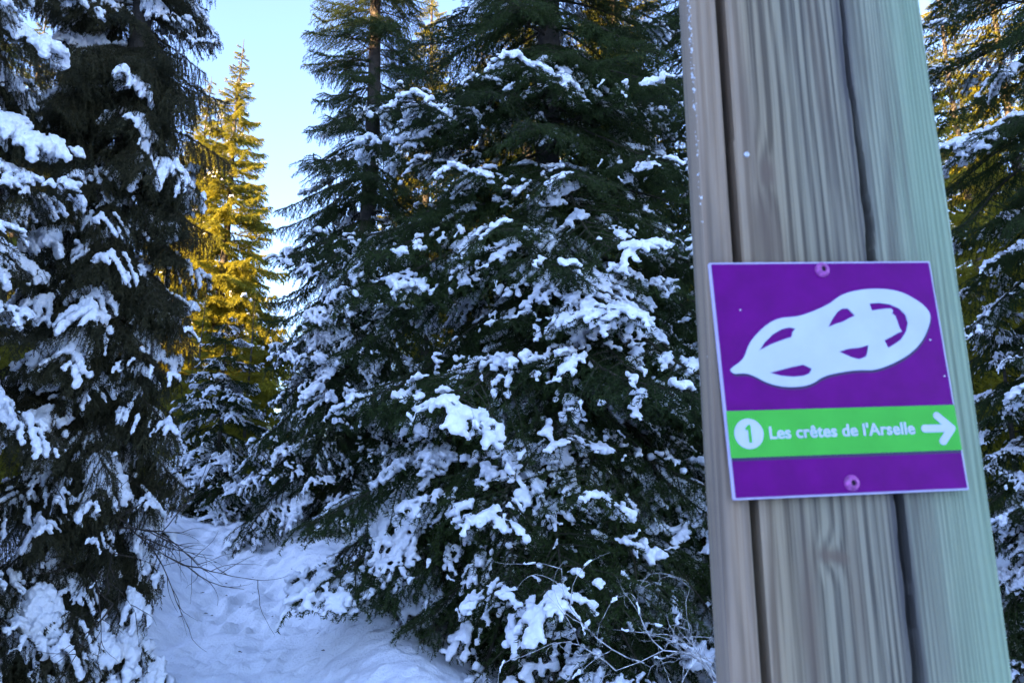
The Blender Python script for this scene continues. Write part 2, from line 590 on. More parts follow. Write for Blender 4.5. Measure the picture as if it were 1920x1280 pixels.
def make_tree(name, label, pos, H, R, seed, protos, group=None, base=0.25, spacing=0.3, per=6, prof=0.9, top_only=None,
              snow=lambda h, az, rng: 0, el_lo=-24, el_hi=28, r0=None, lean=(0, 0), skip=lambda h, az: False, small=None, cut=None, zs_=1.0):
    rng = np.random.default_rng(seed)
    x, y = pos
    root = link(name, None)
    root.location = (x, y, gh(x, y) - 0.05)
    tag(root, label, 'tree', group)
    link('trunk', trunk_mesh('trunk', H, r0 or H * 0.0125, seed, lean), root)
    h = base
    count = 0
    while h < H * 0.985:
        fr = h / H
        n = max(3, int(round(per * (1 - 0.35 * fr) + rng.uniform(-0.8, 0.8))))
        a0 = rng.uniform(0, 2 * math.pi)
        for k in range(n):
            az = a0 + k * 2 * math.pi / n + rng.normal(0, 0.22)
            hh = h + rng.uniform(-0.5, 0.5) * spacing
            if math.sin(az) > 0.5 and rng.random() < 0.5 and hh < H * 0.7: continue
            if hh < 0.1 or hh > H * 0.99 or skip(hh, az % (2 * math.pi)): continue
            if cut is not None and hh > cut: continue
            r = R * max(0.03, (1 - hh / H)) ** prof * rng.uniform(0.72, 1.18)
            r = max(r, 0.22)
            pr = small if (small and r < 1.25) else protos
            me, snows = pr[rng.integers(len(pr))]
            o = link('bough', me, root)
            el = rad(el_lo + (el_hi - el_lo) * min(1, max(0, hh / H)) ** 1.3 + rng.normal(0, 6))
            s = r / 1.95
            o.matrix_local = (Matrix.Translation((lean[0] * hh, lean[1] * hh, hh)) @ Matrix.Rotation(az, 4, 'Z') @
                              Matrix.Rotation(-el, 4, 'Y') @ Matrix.Rotation(rng.normal(0, 0.18), 4, 'X') @
                              Matrix.Diagonal((s, s * rng.uniform(0.85, 1.2) * rng.choice([-1, 1]) , max(s * (1.35 if s < 0.65 else 1.0) * zs_, 0.4), 1)))
            lvl = snow(hh, az % (2 * math.pi), rng)
            if lvl > 0:
                tag(link('snow', snows[min(lvl, len(snows)) - 1], o), kind='stuff')
            count += 1
        h += spacing * (1 - 0.35 * fr) * rng.uniform(0.8, 1.2)
    root['n'] = count
    del root['n']
    
    return root

def snow_levels(p0, p1, p2, p3, hfade=None, p4=0.0):
    """chances of bare, light, middling and heavy snow on a bough; hfade: above this height less snow"""
    def f(h, az, rng):
        k = 1.0
        if hfade: k = max(0.0, min(1.0, 1.25 - h / hfade))
        if h < 1.6: k = 1.0
        w_ = np.array([p0 * (0.4 if h < 1.6 else 1.0) + (1 - k) * (p1 + p2 + p3 + p4), p1 * k, p2 * k, p3 * k, p4 * k])
        return int(rng.choice(5, p=w_ / w_.sum()))
    return f

# the trees one can pick out
make_tree('spruce_tree', 'big dark spruce with a visible trunk, filling the middle beside the post', (0.45, 8.2), 18, 3.45, 1, FLAT, small=SMALL, prof=1.05,
          snow=snow_levels(0.16, 0.38, 0.34, 0.12, 8.5), spacing=0.215, per=7, r0=0.2, cut=10.5)
make_tree('spruce_tree', 'slender spruce with snow streaks on its left flank, right of the sky gap', (-2.75, 13.2), 17.5, 2.5, 2, FLAT, small=SMALL, prof=0.78,
          snow=snow_levels(0.15, 0.3, 0.35, 0.2, 8.5), spacing=0.31, per=7, el_lo=-30, cut=15, zs_=1.25)
make_tree('spruce_tree', 'tall brownish spruce with drooping lichened boughs left of the path', (-3.95, 6.9), 15, 1.12, 3, HANG + OLD, small=SMALL_OLD,
          snow=snow_levels(0.2, 0.22, 0.26, 0.2, 12.0, 0.12), spacing=0.22, per=8, el_lo=-18, cut=8.5, r0=0.15, prof=0.4, zs_=1.2)
make_tree('spruce_tree', 'nearest spruce at the left edge bending under thick snow cushions', (-4.9, 5.3), 12, 1.7, 4, HANG + OLD, small=SMALL_OLD,
          snow=snow_levels(0.12, 0.16, 0.24, 0.28, None, 0.2), spacing=0.24, per=8, el_lo=-18, cut=7, prof=0.55, zs_=1.15)
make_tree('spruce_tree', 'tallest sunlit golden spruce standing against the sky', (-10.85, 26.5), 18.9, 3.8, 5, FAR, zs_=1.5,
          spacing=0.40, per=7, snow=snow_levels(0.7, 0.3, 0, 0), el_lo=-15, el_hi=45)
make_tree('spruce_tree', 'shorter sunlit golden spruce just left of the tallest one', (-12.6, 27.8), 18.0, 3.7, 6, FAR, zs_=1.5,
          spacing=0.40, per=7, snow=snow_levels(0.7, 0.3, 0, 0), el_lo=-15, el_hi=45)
make_tree('spruce_tree', 'small snow laden spruce at the top of the path on its left', (-6.0, 15.2), 4.3, 2.0, 7, SMALL, prof=0.7,
          spacing=0.27, per=7, snow=snow_levels(0.05, 0.25, 0.4, 0.3), el_lo=-24)
make_tree('spruce_tree', 'low snow covered spruce behind the crest of the path', (-5.1, 18.2), 4.9, 1.6, 8, SMALL,
          spacing=0.3, per=7, snow=snow_levels(0.05, 0.25, 0.4, 0.3), el_lo=-24)
make_tree('spruce_tree', 'dark spruce behind the left edge of the wooden post', (3.4, 10.6), 18, 2.9, 9, FLAT, small=SMALL,
          spacing=0.27, per=7, snow=snow_levels(0.35, 0.38, 0.22, 0.05, 8.0), cut=12, r0=0.2)
make_tree('spruce_tree', 'snowy spruce at the right edge beyond the post', (5.6, 6.8), 14, 2.4, 10, FLAT, small=SMALL,
          spacing=0.27, per=7, snow=snow_levels(0.35, 0.3, 0.25, 0.1, 8.0), cut=9)

make_tree('spruce_tree', 'young snow covered spruce low at the right edge behind the post', (5.0, 7.4), 3.6, 1.3, 11, SMALL,
          spacing=0.27, per=7, snow=snow_levels(0.05, 0.2, 0.4, 0.35), el_lo=-20, r0=0.05)
make_tree('spruce_tree', 'little snow capped spruce beside the left foot of the post', (2.05, 6.6), 1.75, 0.75, 12, SMALL,
          spacing=0.2, per=6, snow=snow_levels(0.0, 0.1, 0.3, 0.6), el_lo=-20, r0=0.03)

make_tree('spruce_tree', 'young spruce drooping to the snow in the lower left corner', (-4.3, 5.6), 2.2, 0.85, 13, OLD + SMALL_OLD,
          spacing=0.2, per=7, snow=snow_levels(0.1, 0.2, 0.3, 0.3, None, 0.1), el_lo=-22, r0=0.035)

# forest behind: whole crowns, three shared shapes
FILL = [make_bough('fill_bough', 91 + k, 2.0, 'flat', M_NEEDLE_FAR_SUNLIT, 3.0, 1.35)[0] for k in range(2)]
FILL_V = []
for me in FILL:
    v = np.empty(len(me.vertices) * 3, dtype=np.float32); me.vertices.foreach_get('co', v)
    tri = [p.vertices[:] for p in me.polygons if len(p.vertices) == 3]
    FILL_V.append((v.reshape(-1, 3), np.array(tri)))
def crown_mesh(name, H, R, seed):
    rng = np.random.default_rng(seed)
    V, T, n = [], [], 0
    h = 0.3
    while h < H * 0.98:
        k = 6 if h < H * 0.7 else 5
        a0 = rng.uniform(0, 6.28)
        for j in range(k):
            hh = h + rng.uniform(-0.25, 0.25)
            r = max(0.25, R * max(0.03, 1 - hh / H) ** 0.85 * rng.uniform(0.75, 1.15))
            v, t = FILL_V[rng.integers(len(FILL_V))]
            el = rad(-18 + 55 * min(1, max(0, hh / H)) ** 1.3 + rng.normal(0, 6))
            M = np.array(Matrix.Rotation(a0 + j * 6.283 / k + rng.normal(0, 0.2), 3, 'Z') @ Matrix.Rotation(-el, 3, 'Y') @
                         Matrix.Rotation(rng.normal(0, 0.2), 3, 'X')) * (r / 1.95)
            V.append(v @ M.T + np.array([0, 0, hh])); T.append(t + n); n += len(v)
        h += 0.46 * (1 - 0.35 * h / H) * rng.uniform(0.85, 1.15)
    return mesh_np(name, np.concatenate(V), np.concatenate(T), [M_NEEDLE_FAR_SUNLIT])
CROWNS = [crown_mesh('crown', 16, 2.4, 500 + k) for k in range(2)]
FTRUNK = trunk_mesh('trunk', 16, 0.17, 77)
def far_tree(x, y, s, k, label, group, rot):
    root = link('spruce_tree', None)
    root.location = (x, y, gh(x, y) - 0.1); root.scale = (s, s, s); root.rotation_euler = (0, 0, rot)
    tag(root, label, 'tree', group)
    link('trunk', FTRUNK, root); link('crown', CROWNS[k % 2], root)
rr = random.Random(3)
LAB = {'r': ('background spruce glimpsed between boughs behind the middle trees', 'background spruces behind the middle'),
       'l': ('background spruce glimpsed between boughs behind the left spruces', 'background spruces on the left'),
       'g': ('low spruce closing the gap beneath the golden sunlit spruces', 'low spruces under the golden spruces'),
       'e': ('background spruce with sunlit foliage glimpsed right of the post', 'background spruces right of the post')}
BACK = [(-2.4, 19.5, 1.1, 'r'), (0.4, 17.5, 1.15, 'r'), (2.8, 19.5, 1.2, 'r'), (5.2, 16.5, 1.1, 'r'), (1.5, 24.5, 1.3, 'r'),
        (-1.2, 27, 1.2, 'r'), (4.6, 27, 1.4, 'r'), (6.8, 22, 1.2, 'r'), (2.2, 14.0, 1.0, 'r'), (-3.5, 32, 1.1, 'r'), (0.5, 34, 1.4, 'r'),
        (8.0, 14.5, 1.0, 'e'), (9.8, 19, 1.2, 'e'), (12.2, 16.5, 1.0, 'e'), (14.5, 22, 1.2, 'e'), (10.5, 27, 1.3, 'e'), (17.5, 26, 1.3, 'e'),
        (9.0, 10.0, 0.9, 'e'), (12.0, 11.5, 0.9, 'e'),
        (-12.5, 17.5, 0.9, 'l'), (-18, 26.5, 1.2, 'l'), (-17.5, 16, 1.0, 'l'), (-9.5, 12.0, 0.85, 'l'), (-12.5, 12.5, 0.9, 'l'),
        (-22, 31, 1.2, 'l'), (-10.0, 15.0, 0.45, 'l'), (-8.6, 20, 0.4, 'g'), (-9.5, 31, 0.5, 'g'), (-7.2, 26, 0.4, 'g'), (-7.75, 21.5, 0.40, 'g'), (-9.3, 27.5, 0.5, 'g'), (-6.4, 23, 0.36, 'g'), (-10.5, 37, 0.7, 'g'), (-8.2, 37, 0.6, 'g'), (-11.5, 33, 0.6, 'g'), (-15.5, 31, 1.1, 'l')]
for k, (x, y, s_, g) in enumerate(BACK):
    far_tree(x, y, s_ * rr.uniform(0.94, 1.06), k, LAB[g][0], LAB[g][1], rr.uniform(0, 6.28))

# ------------------------------------------------------------------ post and sign
PC = np.array([0.21542738, 0.48703533, 1.68492438])
PYAW = 0.1034125
post_root = link('signpost', None)
post_root.location = tuple(PC)
post_root.rotation_euler = (0, 0, PYAW)

def post_front():
    """front face as a height field: u across, z up, depth along +Y"""
    us = np.concatenate([np.linspace(-0.0815, 0.1060, 222)])
    zs = np.concatenate([np.linspace(-1.75, -0.33, 20)[:-1], np.linspace(-0.33, 0.42, 300), np.linspace(0.42, 0.75, 8)[1:]])
    U, Z = np.meshgrid(us, zs)
    u, z = U.ravel(), Z.ravel()
    P = np.stack([u, z, 0 * u], -1)
    # growth rings: long lines that swerve round the knots
    ring = u * 130.0 + 0.8 * vnoise(P * np.array([16, 1.1, 1])) + 0.55 * vnoise(P * np.array([55, 1.6, 1]) + 8) + 0.12 * vnoise(P * np.array([90, 9, 1]) + 2)
    ring = ring + 6.0 * z * np.clip(u + 0.01, -0.05, 0.05) * 6
    for ku, kz, su, sz, am in ((-0.036, 0.146, 0.008, 0.028, 0.9), (-0.012, -0.116, 0.010, 0.012, 0.7)):
        e = np.exp(-((u - ku) / su) ** 2 - ((z - kz) / sz) ** 2)
        ring = ring + am * e
    ring = np.where(u > 0.045, ring + (u - 0.045) * 170 + 0.9 * vnoise(P * np.array([70, 3, 1]) + 4) * np.clip((u - 0.045) / 0.01, 0, 1), ring)
    y = 0.0004 * np.sin(ring * 2 * math.pi) + 0.0012 * vnoise(P * np.array([30, 3, 1]) + 3)
    # saw kerf
    k0 = -0.0602 + 0.0012 * z
    kerf = (np.abs(u - k0) < 0.0031)
    y = np.where(kerf, 0.055, y)
    # drying split, wandering and closing towards the top
    c0 = 0.0385 - 0.010 * z + 0.0022 * vnoise(np.stack([0 * z, z * 9, 0 * z], -1)) + 0.0009 * vnoise(np.stack([0 * z + 5, z * 45, 0 * z], -1))
    wid = np.interp(z, [-1.8, -0.2, -0.08, 0.08, 0.12, 0.2, 0.3, 0.8], [0.0030, 0.0030, 0.0027, 0.0030, 0.0028, 0.0016, 0.0010, 0.0008])
    dep = np.interp(z, [-1.8, -0.2, -0.08, 0.08, 0.12, 0.18, 0.3, 0.8], [0.026, 0.026, 0.030, 0.036, 0.030, 0.012, 0.004, 0.002])
    y = y + dep * np.exp(-((u - c0) / wid) ** 8)
    # the face turns away to the right of the split; arrises are eased
    y = y + 0.05 * np.clip(u - 0.052, 0, 1)
    y = y + 0.005 * np.clip((-0.0775 - u) / 0.004, 0, 1) ** 2 + 0.006 * np.clip((u - 0.1015) / 0.0045, 0, 1) ** 2
    return us, zs, u, z, y, ring, c0, k0

us, zs, pu, pz, py_, ring, c0, k0 = post_front()
nu, nz = len(us), len(zs)
ii = (np.arange(nz - 1)[:, None] * nu + np.arange(nu - 1)[None, :]).ravel()
quads = np.stack([ii, ii + 1, ii + 1 + nu, ii + nu], -1)
verts = np.stack([pu, py_ + 0.004, pz], -1)
# back: sides slant inwards, as on a slabbed log
nb = nz
lb = np.stack([np.full(nz, -0.045), np.full(nz, 0.13), zs], -1)
rb = np.stack([np.full(nz, 0.062), np.full(nz, 0.13), zs], -1)
base_i = len(verts)
verts = np.concatenate([verts, lb, rb])
r = np.arange(nz - 1)
Lf, Rf = r * nu, r * nu + nu - 1
lbi, rbi = base_i + r, base_i + nz + r
q2 = np.concatenate([np.stack([lbi, Lf, Lf + nu, lbi + 1], -1), np.stack([Rf, rbi, rbi + 1, Rf + nu], -1),
                     np.stack([rbi, lbi, lbi + 1, rbi + 1], -1)])
ext = lambda a, v: np.concatenate([a, np.full(2 * nz, v)])
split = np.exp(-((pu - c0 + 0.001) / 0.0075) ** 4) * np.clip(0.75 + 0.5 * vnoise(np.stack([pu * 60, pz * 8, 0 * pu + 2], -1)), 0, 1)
kn = np.zeros_like(pu)
for ku, kz, su, sz, am in ((-0.034, 0.140, 0.006, 0.012, 1.0), (-0.010, -0.117, 0.016, 0.005, 0.9), (-0.038, 0.095, 0.011, 0.034, 0.85), (-0.030, -0.155, 0.007, 0.05, 0.7), (0.004, -0.14, 0.005, 0.06, 0.45), (-0.046, 0.165, 0.004, 0.05, 0.4), (0.012, 0.25, 0.006, 0.08, 0.35)):
    wu = 0.004 * vnoise(np.stack([pu * 30, pz * 25, 0 * pu], -1)); wz = 0.012 * vnoise(np.stack([pu * 60, pz * 18, 0 * pu + 6], -1))
    kn = np.maximum(kn, am * np.exp(-(np.abs((pu + wu - ku) / su)) ** 3 - (np.abs((pz + wz - kz) / sz)) ** 3))

def wood_material():
    m, t, nd, lk = new_mat('weathered_timber')
    def attr(n):
        a = N(t, 'ShaderNodeAttribute'); a.attribute_name = n
        return a.outputs['Fac']
    tc = N(t, 'ShaderNodeTexCoord')
    sx = N(t, 'ShaderNodeSeparateXYZ'); lk.new(tc.outputs['Object'], sx.inputs[0])
    # ring lines
    s = N(t, 'ShaderNodeMath', operation='MULTIPLY'); lk.new(attr('ring'), s.inputs[0]); s.inputs[1].default_value = 2 * math.pi
    sn = N(t, 'ShaderNodeMath', operation='SINE'); lk.new(s.outputs[0], sn.inputs[0])
    mp = N(t, 'ShaderNodeMapping'); mp.inputs['Scale'].default_value = (480, 480, 6)
    lk.new(tc.outputs['Object'], mp.inputs['Vector'])
    fi = N(t, 'ShaderNodeTexNoise'); fi.inputs['Scale'].default_value = 1.0; fi.inputs['Detail'].default_value = 5
    lk.new(mp.outputs[0], fi.inputs['Vector'])
    ad = N(t, 'ShaderNodeMath', operation='MULTIPLY_ADD'); lk.new(sn.outputs[0], ad.inputs[0]); ad.inputs[1].default_value = 0.15
    lk.new(fi.outputs['Fac'], ad.inputs[2])
    # colours across the width: tan, grey brown, mint where the preservative shows
    mp2 = N(t, 'ShaderNodeMapping'); mp2.inputs['Scale'].default_value = (22, 22, 3)
    lk.new(tc.outputs['Object'], mp2.inputs['Vector'])
    bl = N(t, 'ShaderNodeTexNoise'); bl.inputs['Scale'].default_value = 1.0; bl.inputs['Detail'].default_value = 3
    lk.new(mp2.outputs[0], bl.inputs['Vector'])
    po = N(t, 'ShaderNodeMath', operation='MULTIPLY_ADD'); lk.new(bl.outputs['Fac'], po.inputs[0]); po.inputs[1].default_value = 0.05
    lk.new(sx.outputs[0], po.inputs[2])
    nr = N(t, 'ShaderNodeMapRange'); lk.new(po.outputs[0], nr.inputs['Value'])
    nr.inputs['From Min'].default_value = -0.07; nr.inputs['From Max'].default_value = 0.120
    lt = ramp(t, [(0.0, (0.36, 0.240, 0.160)), (0.18, (0.35, 0.240, 0.160)), (0.27, (0.31, 0.228, 0.142)), (0.45, (0.285, 0.236, 0.156)),
                  (0.66, (0.280, 0.238, 0.164)), (0.8, (0.31, 0.315, 0.215)), (1.0, (0.250, 0.335, 0.215))])
    dk = ramp(t, [(0.0, (0.275, 0.172, 0.110)), (0.18, (0.25, 0.160, 0.100)), (0.27, (0.115, 0.080, 0.050)), (0.45, (0.085, 0.068, 0.048)),
                  (0.66, (0.085, 0.073, 0.054)), (0.8, (0.20, 0.205, 0.140)), (1.0, (0.175, 0.240, 0.150))])
    lk.new(nr.outputs[0], lt.inputs['Fac']); lk.new(nr.outputs[0], dk.inputs['Fac'])
    fr = N(t, 'ShaderNodeMapRange'); lk.new(ad.outputs[0], fr.inputs['Value'])
    fr.inputs['From Min'].default_value = 0.32; fr.inputs['From Max'].default_value = 0.62
    mx = N(t, 'ShaderNodeMix', data_type='RGBA')
    lk.new(fr.outputs[0], mx.inputs['Factor']); lk.new(dk.outputs[0], mx.inputs['A']); lk.new(lt.outputs[0], mx.inputs['B'])
    # weather streaks
    mp3 = N(t, 'ShaderNodeMapping'); mp3.inputs['Scale'].default_value = (55, 55, 3.2); mp3.inputs['Location'].default_value = (3, 0, 7)
    lk.new(tc.outputs['Object'], mp3.inputs['Vector'])
    st = N(t, 'ShaderNodeTexNoise'); st.inputs['Scale'].default_value = 1.0; st.inputs['Detail'].default_value = 4; st.inputs['Distortion'].default_value = 0.6
    lk.new(mp3.outputs[0], st.inputs['Vector'])
    sr = N(t, 'ShaderNodeMapRange'); lk.new(st.outputs['Fac'], sr.inputs['Value'])
    sr.inputs['From Min'].default_value = 0.46; sr.inputs['From Max'].default_value = 0.66; sr.inputs['To Max'].default_value = 0.62
    ms_ = N(t, 'ShaderNodeMix', data_type='RGBA')
    lk.new(sr.outputs[0], ms_.inputs['Factor']); lk.new(mx.outputs['Result'], ms_.inputs['A']); ms_.inputs['B'].default_value = (0.085, 0.068, 0.055, 1)
    mx = ms_
    # resin stain along the split and dark knots
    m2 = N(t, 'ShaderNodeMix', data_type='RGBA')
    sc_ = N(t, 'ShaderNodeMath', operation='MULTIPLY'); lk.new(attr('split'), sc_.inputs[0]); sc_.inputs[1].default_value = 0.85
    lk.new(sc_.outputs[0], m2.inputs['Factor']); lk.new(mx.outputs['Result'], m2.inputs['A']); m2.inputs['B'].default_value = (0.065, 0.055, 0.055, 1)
    m3 = N(t, 'ShaderNodeMix', data_type='RGBA')
    k3 = N(t, 'ShaderNodeMath', operation='MULTIPLY'); lk.new(attr('knot'), k3.inputs[0]); k3.inputs[1].default_value = 0.95
    lk.new(k3.outputs[0], m3.inputs['Factor']); lk.new(m2.outputs['Result'], m3.inputs['A']); m3.inputs['B'].default_value = (0.145, 0.092, 0.062, 1)
    p = N(t, 'ShaderNodeBsdfPrincipled'); p.inputs['Roughness'].default_value = 0.72; p.inputs['Specular IOR Level'].default_value = 0.3
    lk.new(m3.outputs['Result'], p.inputs['Base Color'])
    b = N(t, 'ShaderNodeBump'); b.inputs['Distance'].default_value = 0.0006
    lk.new(ad.outputs[0], b.inputs['Height']); lk.new(b.outputs[0], p.inputs['Normal'])
    o = N(t, 'ShaderNodeOutputMaterial'); lk.new(p.outputs[0], o.inputs['Surface'])
    return m
M_WOOD = wood_material()
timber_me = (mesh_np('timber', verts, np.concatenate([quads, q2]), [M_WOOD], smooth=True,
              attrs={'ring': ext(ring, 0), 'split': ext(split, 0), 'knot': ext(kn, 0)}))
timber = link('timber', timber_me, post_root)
timber_me.set_sharp_from_angle(angle=rad(38))
tag(post_root, 'weathered squared timber post with a long saw kerf, carrying the purple sign', 'post')
# frost grains on the left arris and the nail
rng = np.random.default_rng(5)
G = Geo()
for k in range(170):
    z = 0.30 - abs(rng.normal(0, 0.075)) + 0.02 * rng.integers(-2, 3)
    rr = 0.0003 + 0.0009 * rng.random() ** 2.5
    c = np.array([-0.0815 + rng.exponential(0.0007), 0.0092 + rng.uniform(-0.001, 0.006), z])
    G.add(ICO_V * rr + c, t=ICO_F)
tag(link('frost', G.mesh('frost', [M_CLUMP], True), post_root), kind='stuff')
G = Geo()
ringp = np.array([[math.cos(a), 0, math.sin(a)] for a in np.arange(10) * 2 * math.pi / 10])
def disc_solid(G, c, prof, k=20, m=0):
    """lathe about the local -Y axis; prof = [(radius, y)] from back to front"""
    a = np.arange(k) * 2 * math.pi / k
    rows = [np.stack([c[0] + r_ * np.cos(a), np.full(k, c[1] + y_), c[2] + r_ * np.sin(a)], -1) for r_, y_ in prof]
    v = np.concatenate(rows)
    q = []
    for i in range(len(prof) - 1):
        for j in range(k):
            j2 = (j + 1) % k
            q.append([i * k + j, i * k + j2, (i + 1) * k + j2, (i + 1) * k + j])
    G.add(v, q=q, m=m)
M_STEEL = principled('galvanised_steel', (0.5, 0.5, 0.52), 0.35, 0.5, metal=1.0)
disc_solid(G, (-0.0482, 0.004, 0.159), [(0.0022, 0.004), (0.0022, -0.0008), (0.0016, -0.0013), (0.0008, -0.0011), (0.0, -0.0002)], 12)
link('nail', G.mesh('nail', [M_STEEL], True), post_root)

# sign
sign = link('trail_sign', None)
sign.location = tuple(PC)
sign.rotation_euler = Euler((-0.00434618, -0.04217329, PYAW), 'YXZ')
Msg = Matrix.Rotation(PYAW, 4, 'Z') @ Matrix.Rotation(-0.00434618, 4, 'X') @ Matrix.Rotation(-0.04217329, 4, 'Y')
sign.matrix_world = Matrix.Translation(Vector(PC)) @ Msg
tag(sign, 'square purple trail sign with white snowshoe and green band reading Les crêtes de l\'Arselle', 'sign')
M_PURPLE = principled('purple_enamel', (0.150, 0.0, 0.145), 0.4, 0.10, None, 0.0, 0.0, mottle=(60, 0.12))
M_WHITE = principled('white_enamel', (0.50, 0.54, 0.64), 0.5, 0.12)
M_EDGE = principled('white_edge', (0.46, 0.40, 0.55), 0.5, 0.2)
M_GREEN = principled('green_enamel', (0.0, 0.43, 0.055), 0.45, 0.06)
M_DARK = principled('dark_line', (0.02, 0.004, 0.06), 0.4, 0.4)
M_PINK = principled('painted_screw', (0.42, 0.07, 0.30), 0.35, 0.5, mottle=(400, 0.5))
M_HOLE = principled('screw_socket', (0.03, 0.008, 0.03), 0.6, 0.3)

def slab(name, outline, y0, y1, mat, parent, bevel=0.0, holes=()):
    """flat plate of any outline (mm), with holes, from depth y0 (back) to y1 (front)"""
    cu = bpy.data.curves.new(name, 'CURVE')
    cu.dimensions = '2D'; cu.fill_mode = 'BOTH'
    th = (y0 - y1) / 2 / 1.0
    cu.extrude = abs(th) - bevel
    cu.bevel_depth = bevel; cu.bevel_resolution = 1; cu.offset = -bevel
    for ol in [outline] + list(holes):
        sp = cu.splines.new('POLY'); sp.use_cyclic_u = True
        sp.points.add(len(ol) - 1)
        for k, (a, b) in enumerate(ol):
            sp.points[k].co = (a / 1000, b / 1000, 0, 1)
    o = bpy.data.objects.new(name + '_c', cu); COL.objects.link(o)
    me = bpy.data.meshes.new_from_object(o.evaluated_get(bpy.context.evaluated_depsgraph_get()))
    bpy.data.objects.remove(o); bpy.data.curves.remove(cu)
    me.transform(Matrix(((1, 0, 0, 0), (0, 0, -1, (y0 + y1) / 2), (0, 1, 0, 0), (0, 0, 0, 1))))
    me.materials.clear(); me.materials.append(mat)
    me.name = name
    return link(name, me, parent)

def smooth_loop(p, it=2):
    p = [tuple(q) for q in p]
    for _ in range(it):
        n = []
        for k in range(len(p)):
            a, b = np.array(p[k]), np.array(p[(k + 1) % len(p)])
            n += [tuple(a * 0.75 + b * 0.25), tuple(a * 0.25 + b * 0.75)]
        p = n
    return p

hw, hh = 80.0, 78.4
def rrect(w_, h_, r_=2.0, cx=0, cz=0):
    out = []
    for sx_, sz_, a0 in ((1, 1, 0), (-1, 1, 90), (-1, -1, 180), (1, -1, 270)):
        for k in range(5):
            a = rad(a0 + k * 22.5)
            out.append((cx + sx_ * (w_ - r_) + r_ * math.cos(a), cz + sz_ * (h_ - r_) + r_ * math.sin(a)))
    return out
slab('plate', rrect(hw, hh, 1.2), 0.0, -0.0030, M_EDGE, sign, 0.0004)
slab('purple_face', rrect(hw - 1.3, hh - 1.3, 0.8), -0.0029, -0.0033, M_PURPLE, sign)
slab('dark_line', [(-78.7, -51.5), (78.7, -51.5), (78.7, -54.4), (-78.7, -54.2)], -0.0031, -0.00345, M_DARK, sign)
band = slab('green_band', [(-79.0, -22.3), (79.2, -22.6), (79.2, -52.4), (-79.0, -52.2)], -0.0031, -0.0037, M_GREEN, sign)
out = [(-73.59, 5.05), (-70.25, 7.44), (-65.76, 9.94), (-62.51, 13.73), (-60.05, 19.21), (-56.29, 24.71), (-49.87, 30.89), (-42.04, 36.4), (-34.51, 39.11), (-27.24, 39.42), (-22.11, 39.91), (-13.78, 42.35), (-4.54, 45.8), (3.34, 49.58), (8.3, 53.28), (15.38, 56.1), (25.34, 58.03), (37.4, 58.62), (49.24, 57.45), (57.79, 54.41), (65.97, 49.17), (71.12, 43.97), (72.93, 39.57), (71.74, 34.51), (68.35, 28.07), (63.38, 20.98), (55.48, 14.02), (45.68, 8.58), (34.69, 4.33), (25.55, 2.03), (19.78, 2.44), (11.05, 2.37), (2.2, 1.19), (-6.65, -0.25), (-13.47, -2.84), (-17.41, -5.49), (-24.8, -7.49), (-34.76, -7.78), (-43.09, -6.61), (-51.18, -3.68), (-56.42, -0.41), (-61.08, 1.75), (-66.63, 2.29), (-70.18, 1.83), (-72.84, 2.99)]
h1 = [(-52.2, 17.25), (-48.03, 22.45), (-41.65, 27.93), (-34.77, 31.33), (-29.6, 32.37), (-25.39, 31.44), (-27.57, 29.08), (-28.56, 25.86), (-34.98, 24.02), (-43.93, 20.98)]
h2 = [(-2.07, 32.17), (1.66, 37.81), (6.04, 42.77), (10.03, 44.87), (13.71, 44.81), (16.23, 41.89), (18.11, 39.7), (13.42, 37.91), (8.66, 35.55), (3.34, 34.22)]
h3 = [(-46.96, 2.09), (-38.95, 3.83), (-30.16, 5.83), (-22.86, 7.04), (-17.54, 4.01), (-19.66, 1.03), (-23.87, -0.53), (-31.05, -1.04), (-39.45, -0.14)]
h4 = [(3.06, 15.12), (10.33, 17.08), (17.72, 17.63), (24.56, 19.19), (23.42, 14.69), (21.93, 11.63), (16.51, 9.64), (11.62, 11.01), (6.87, 13.36)]
h5 = [(29.79, 48.2), (37.28, 48.39), (44.58, 47.27), (50.83, 44.27), (54.6, 39.86), (55.58, 34.05), (53.42, 28.33), (48.76, 22.69), (43.0, 19.25), (38.48, 16.92), (36.38, 22.22), (42.45, 24.95), (47.29, 27.3), (50.1, 28.11), (48.69, 31.29), (47.91, 35.62), (47.01, 39.25), (45.01, 40.73), (46.11, 42.89), (44.85, 44.36), (38.08, 44.02), (30.78, 43.12)]
slab('snowshoe_emblem', smooth_loop(out), -0.0031, -0.0041, M_WHITE, sign, 0.0, [h1, h2, h3, h4, h5])
# dark offset copy of the emblem: its shadow edge put in as colour
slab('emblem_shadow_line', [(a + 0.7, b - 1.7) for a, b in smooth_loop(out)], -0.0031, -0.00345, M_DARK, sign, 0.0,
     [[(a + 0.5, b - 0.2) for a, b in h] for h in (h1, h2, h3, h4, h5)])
circ = [(-65.7 + 9.7 * math.cos(a), -37.2 + 9.7 * math.sin(a)) for a in np.arange(40) * 2 * math.pi / 40]
dot = slab('number_disc', circ, -0.0036, -0.0041, M_WHITE, sign)
slab('numeral', [(-67.9, -33.4), (-65.6, -31.4), (-64.2, -31.4), (-64.2, -43.0), (-66.2, -43.0), (-66.2, -34.4), (-67.5, -35.2)], -0.0040, -0.0043, M_GREEN, dot)
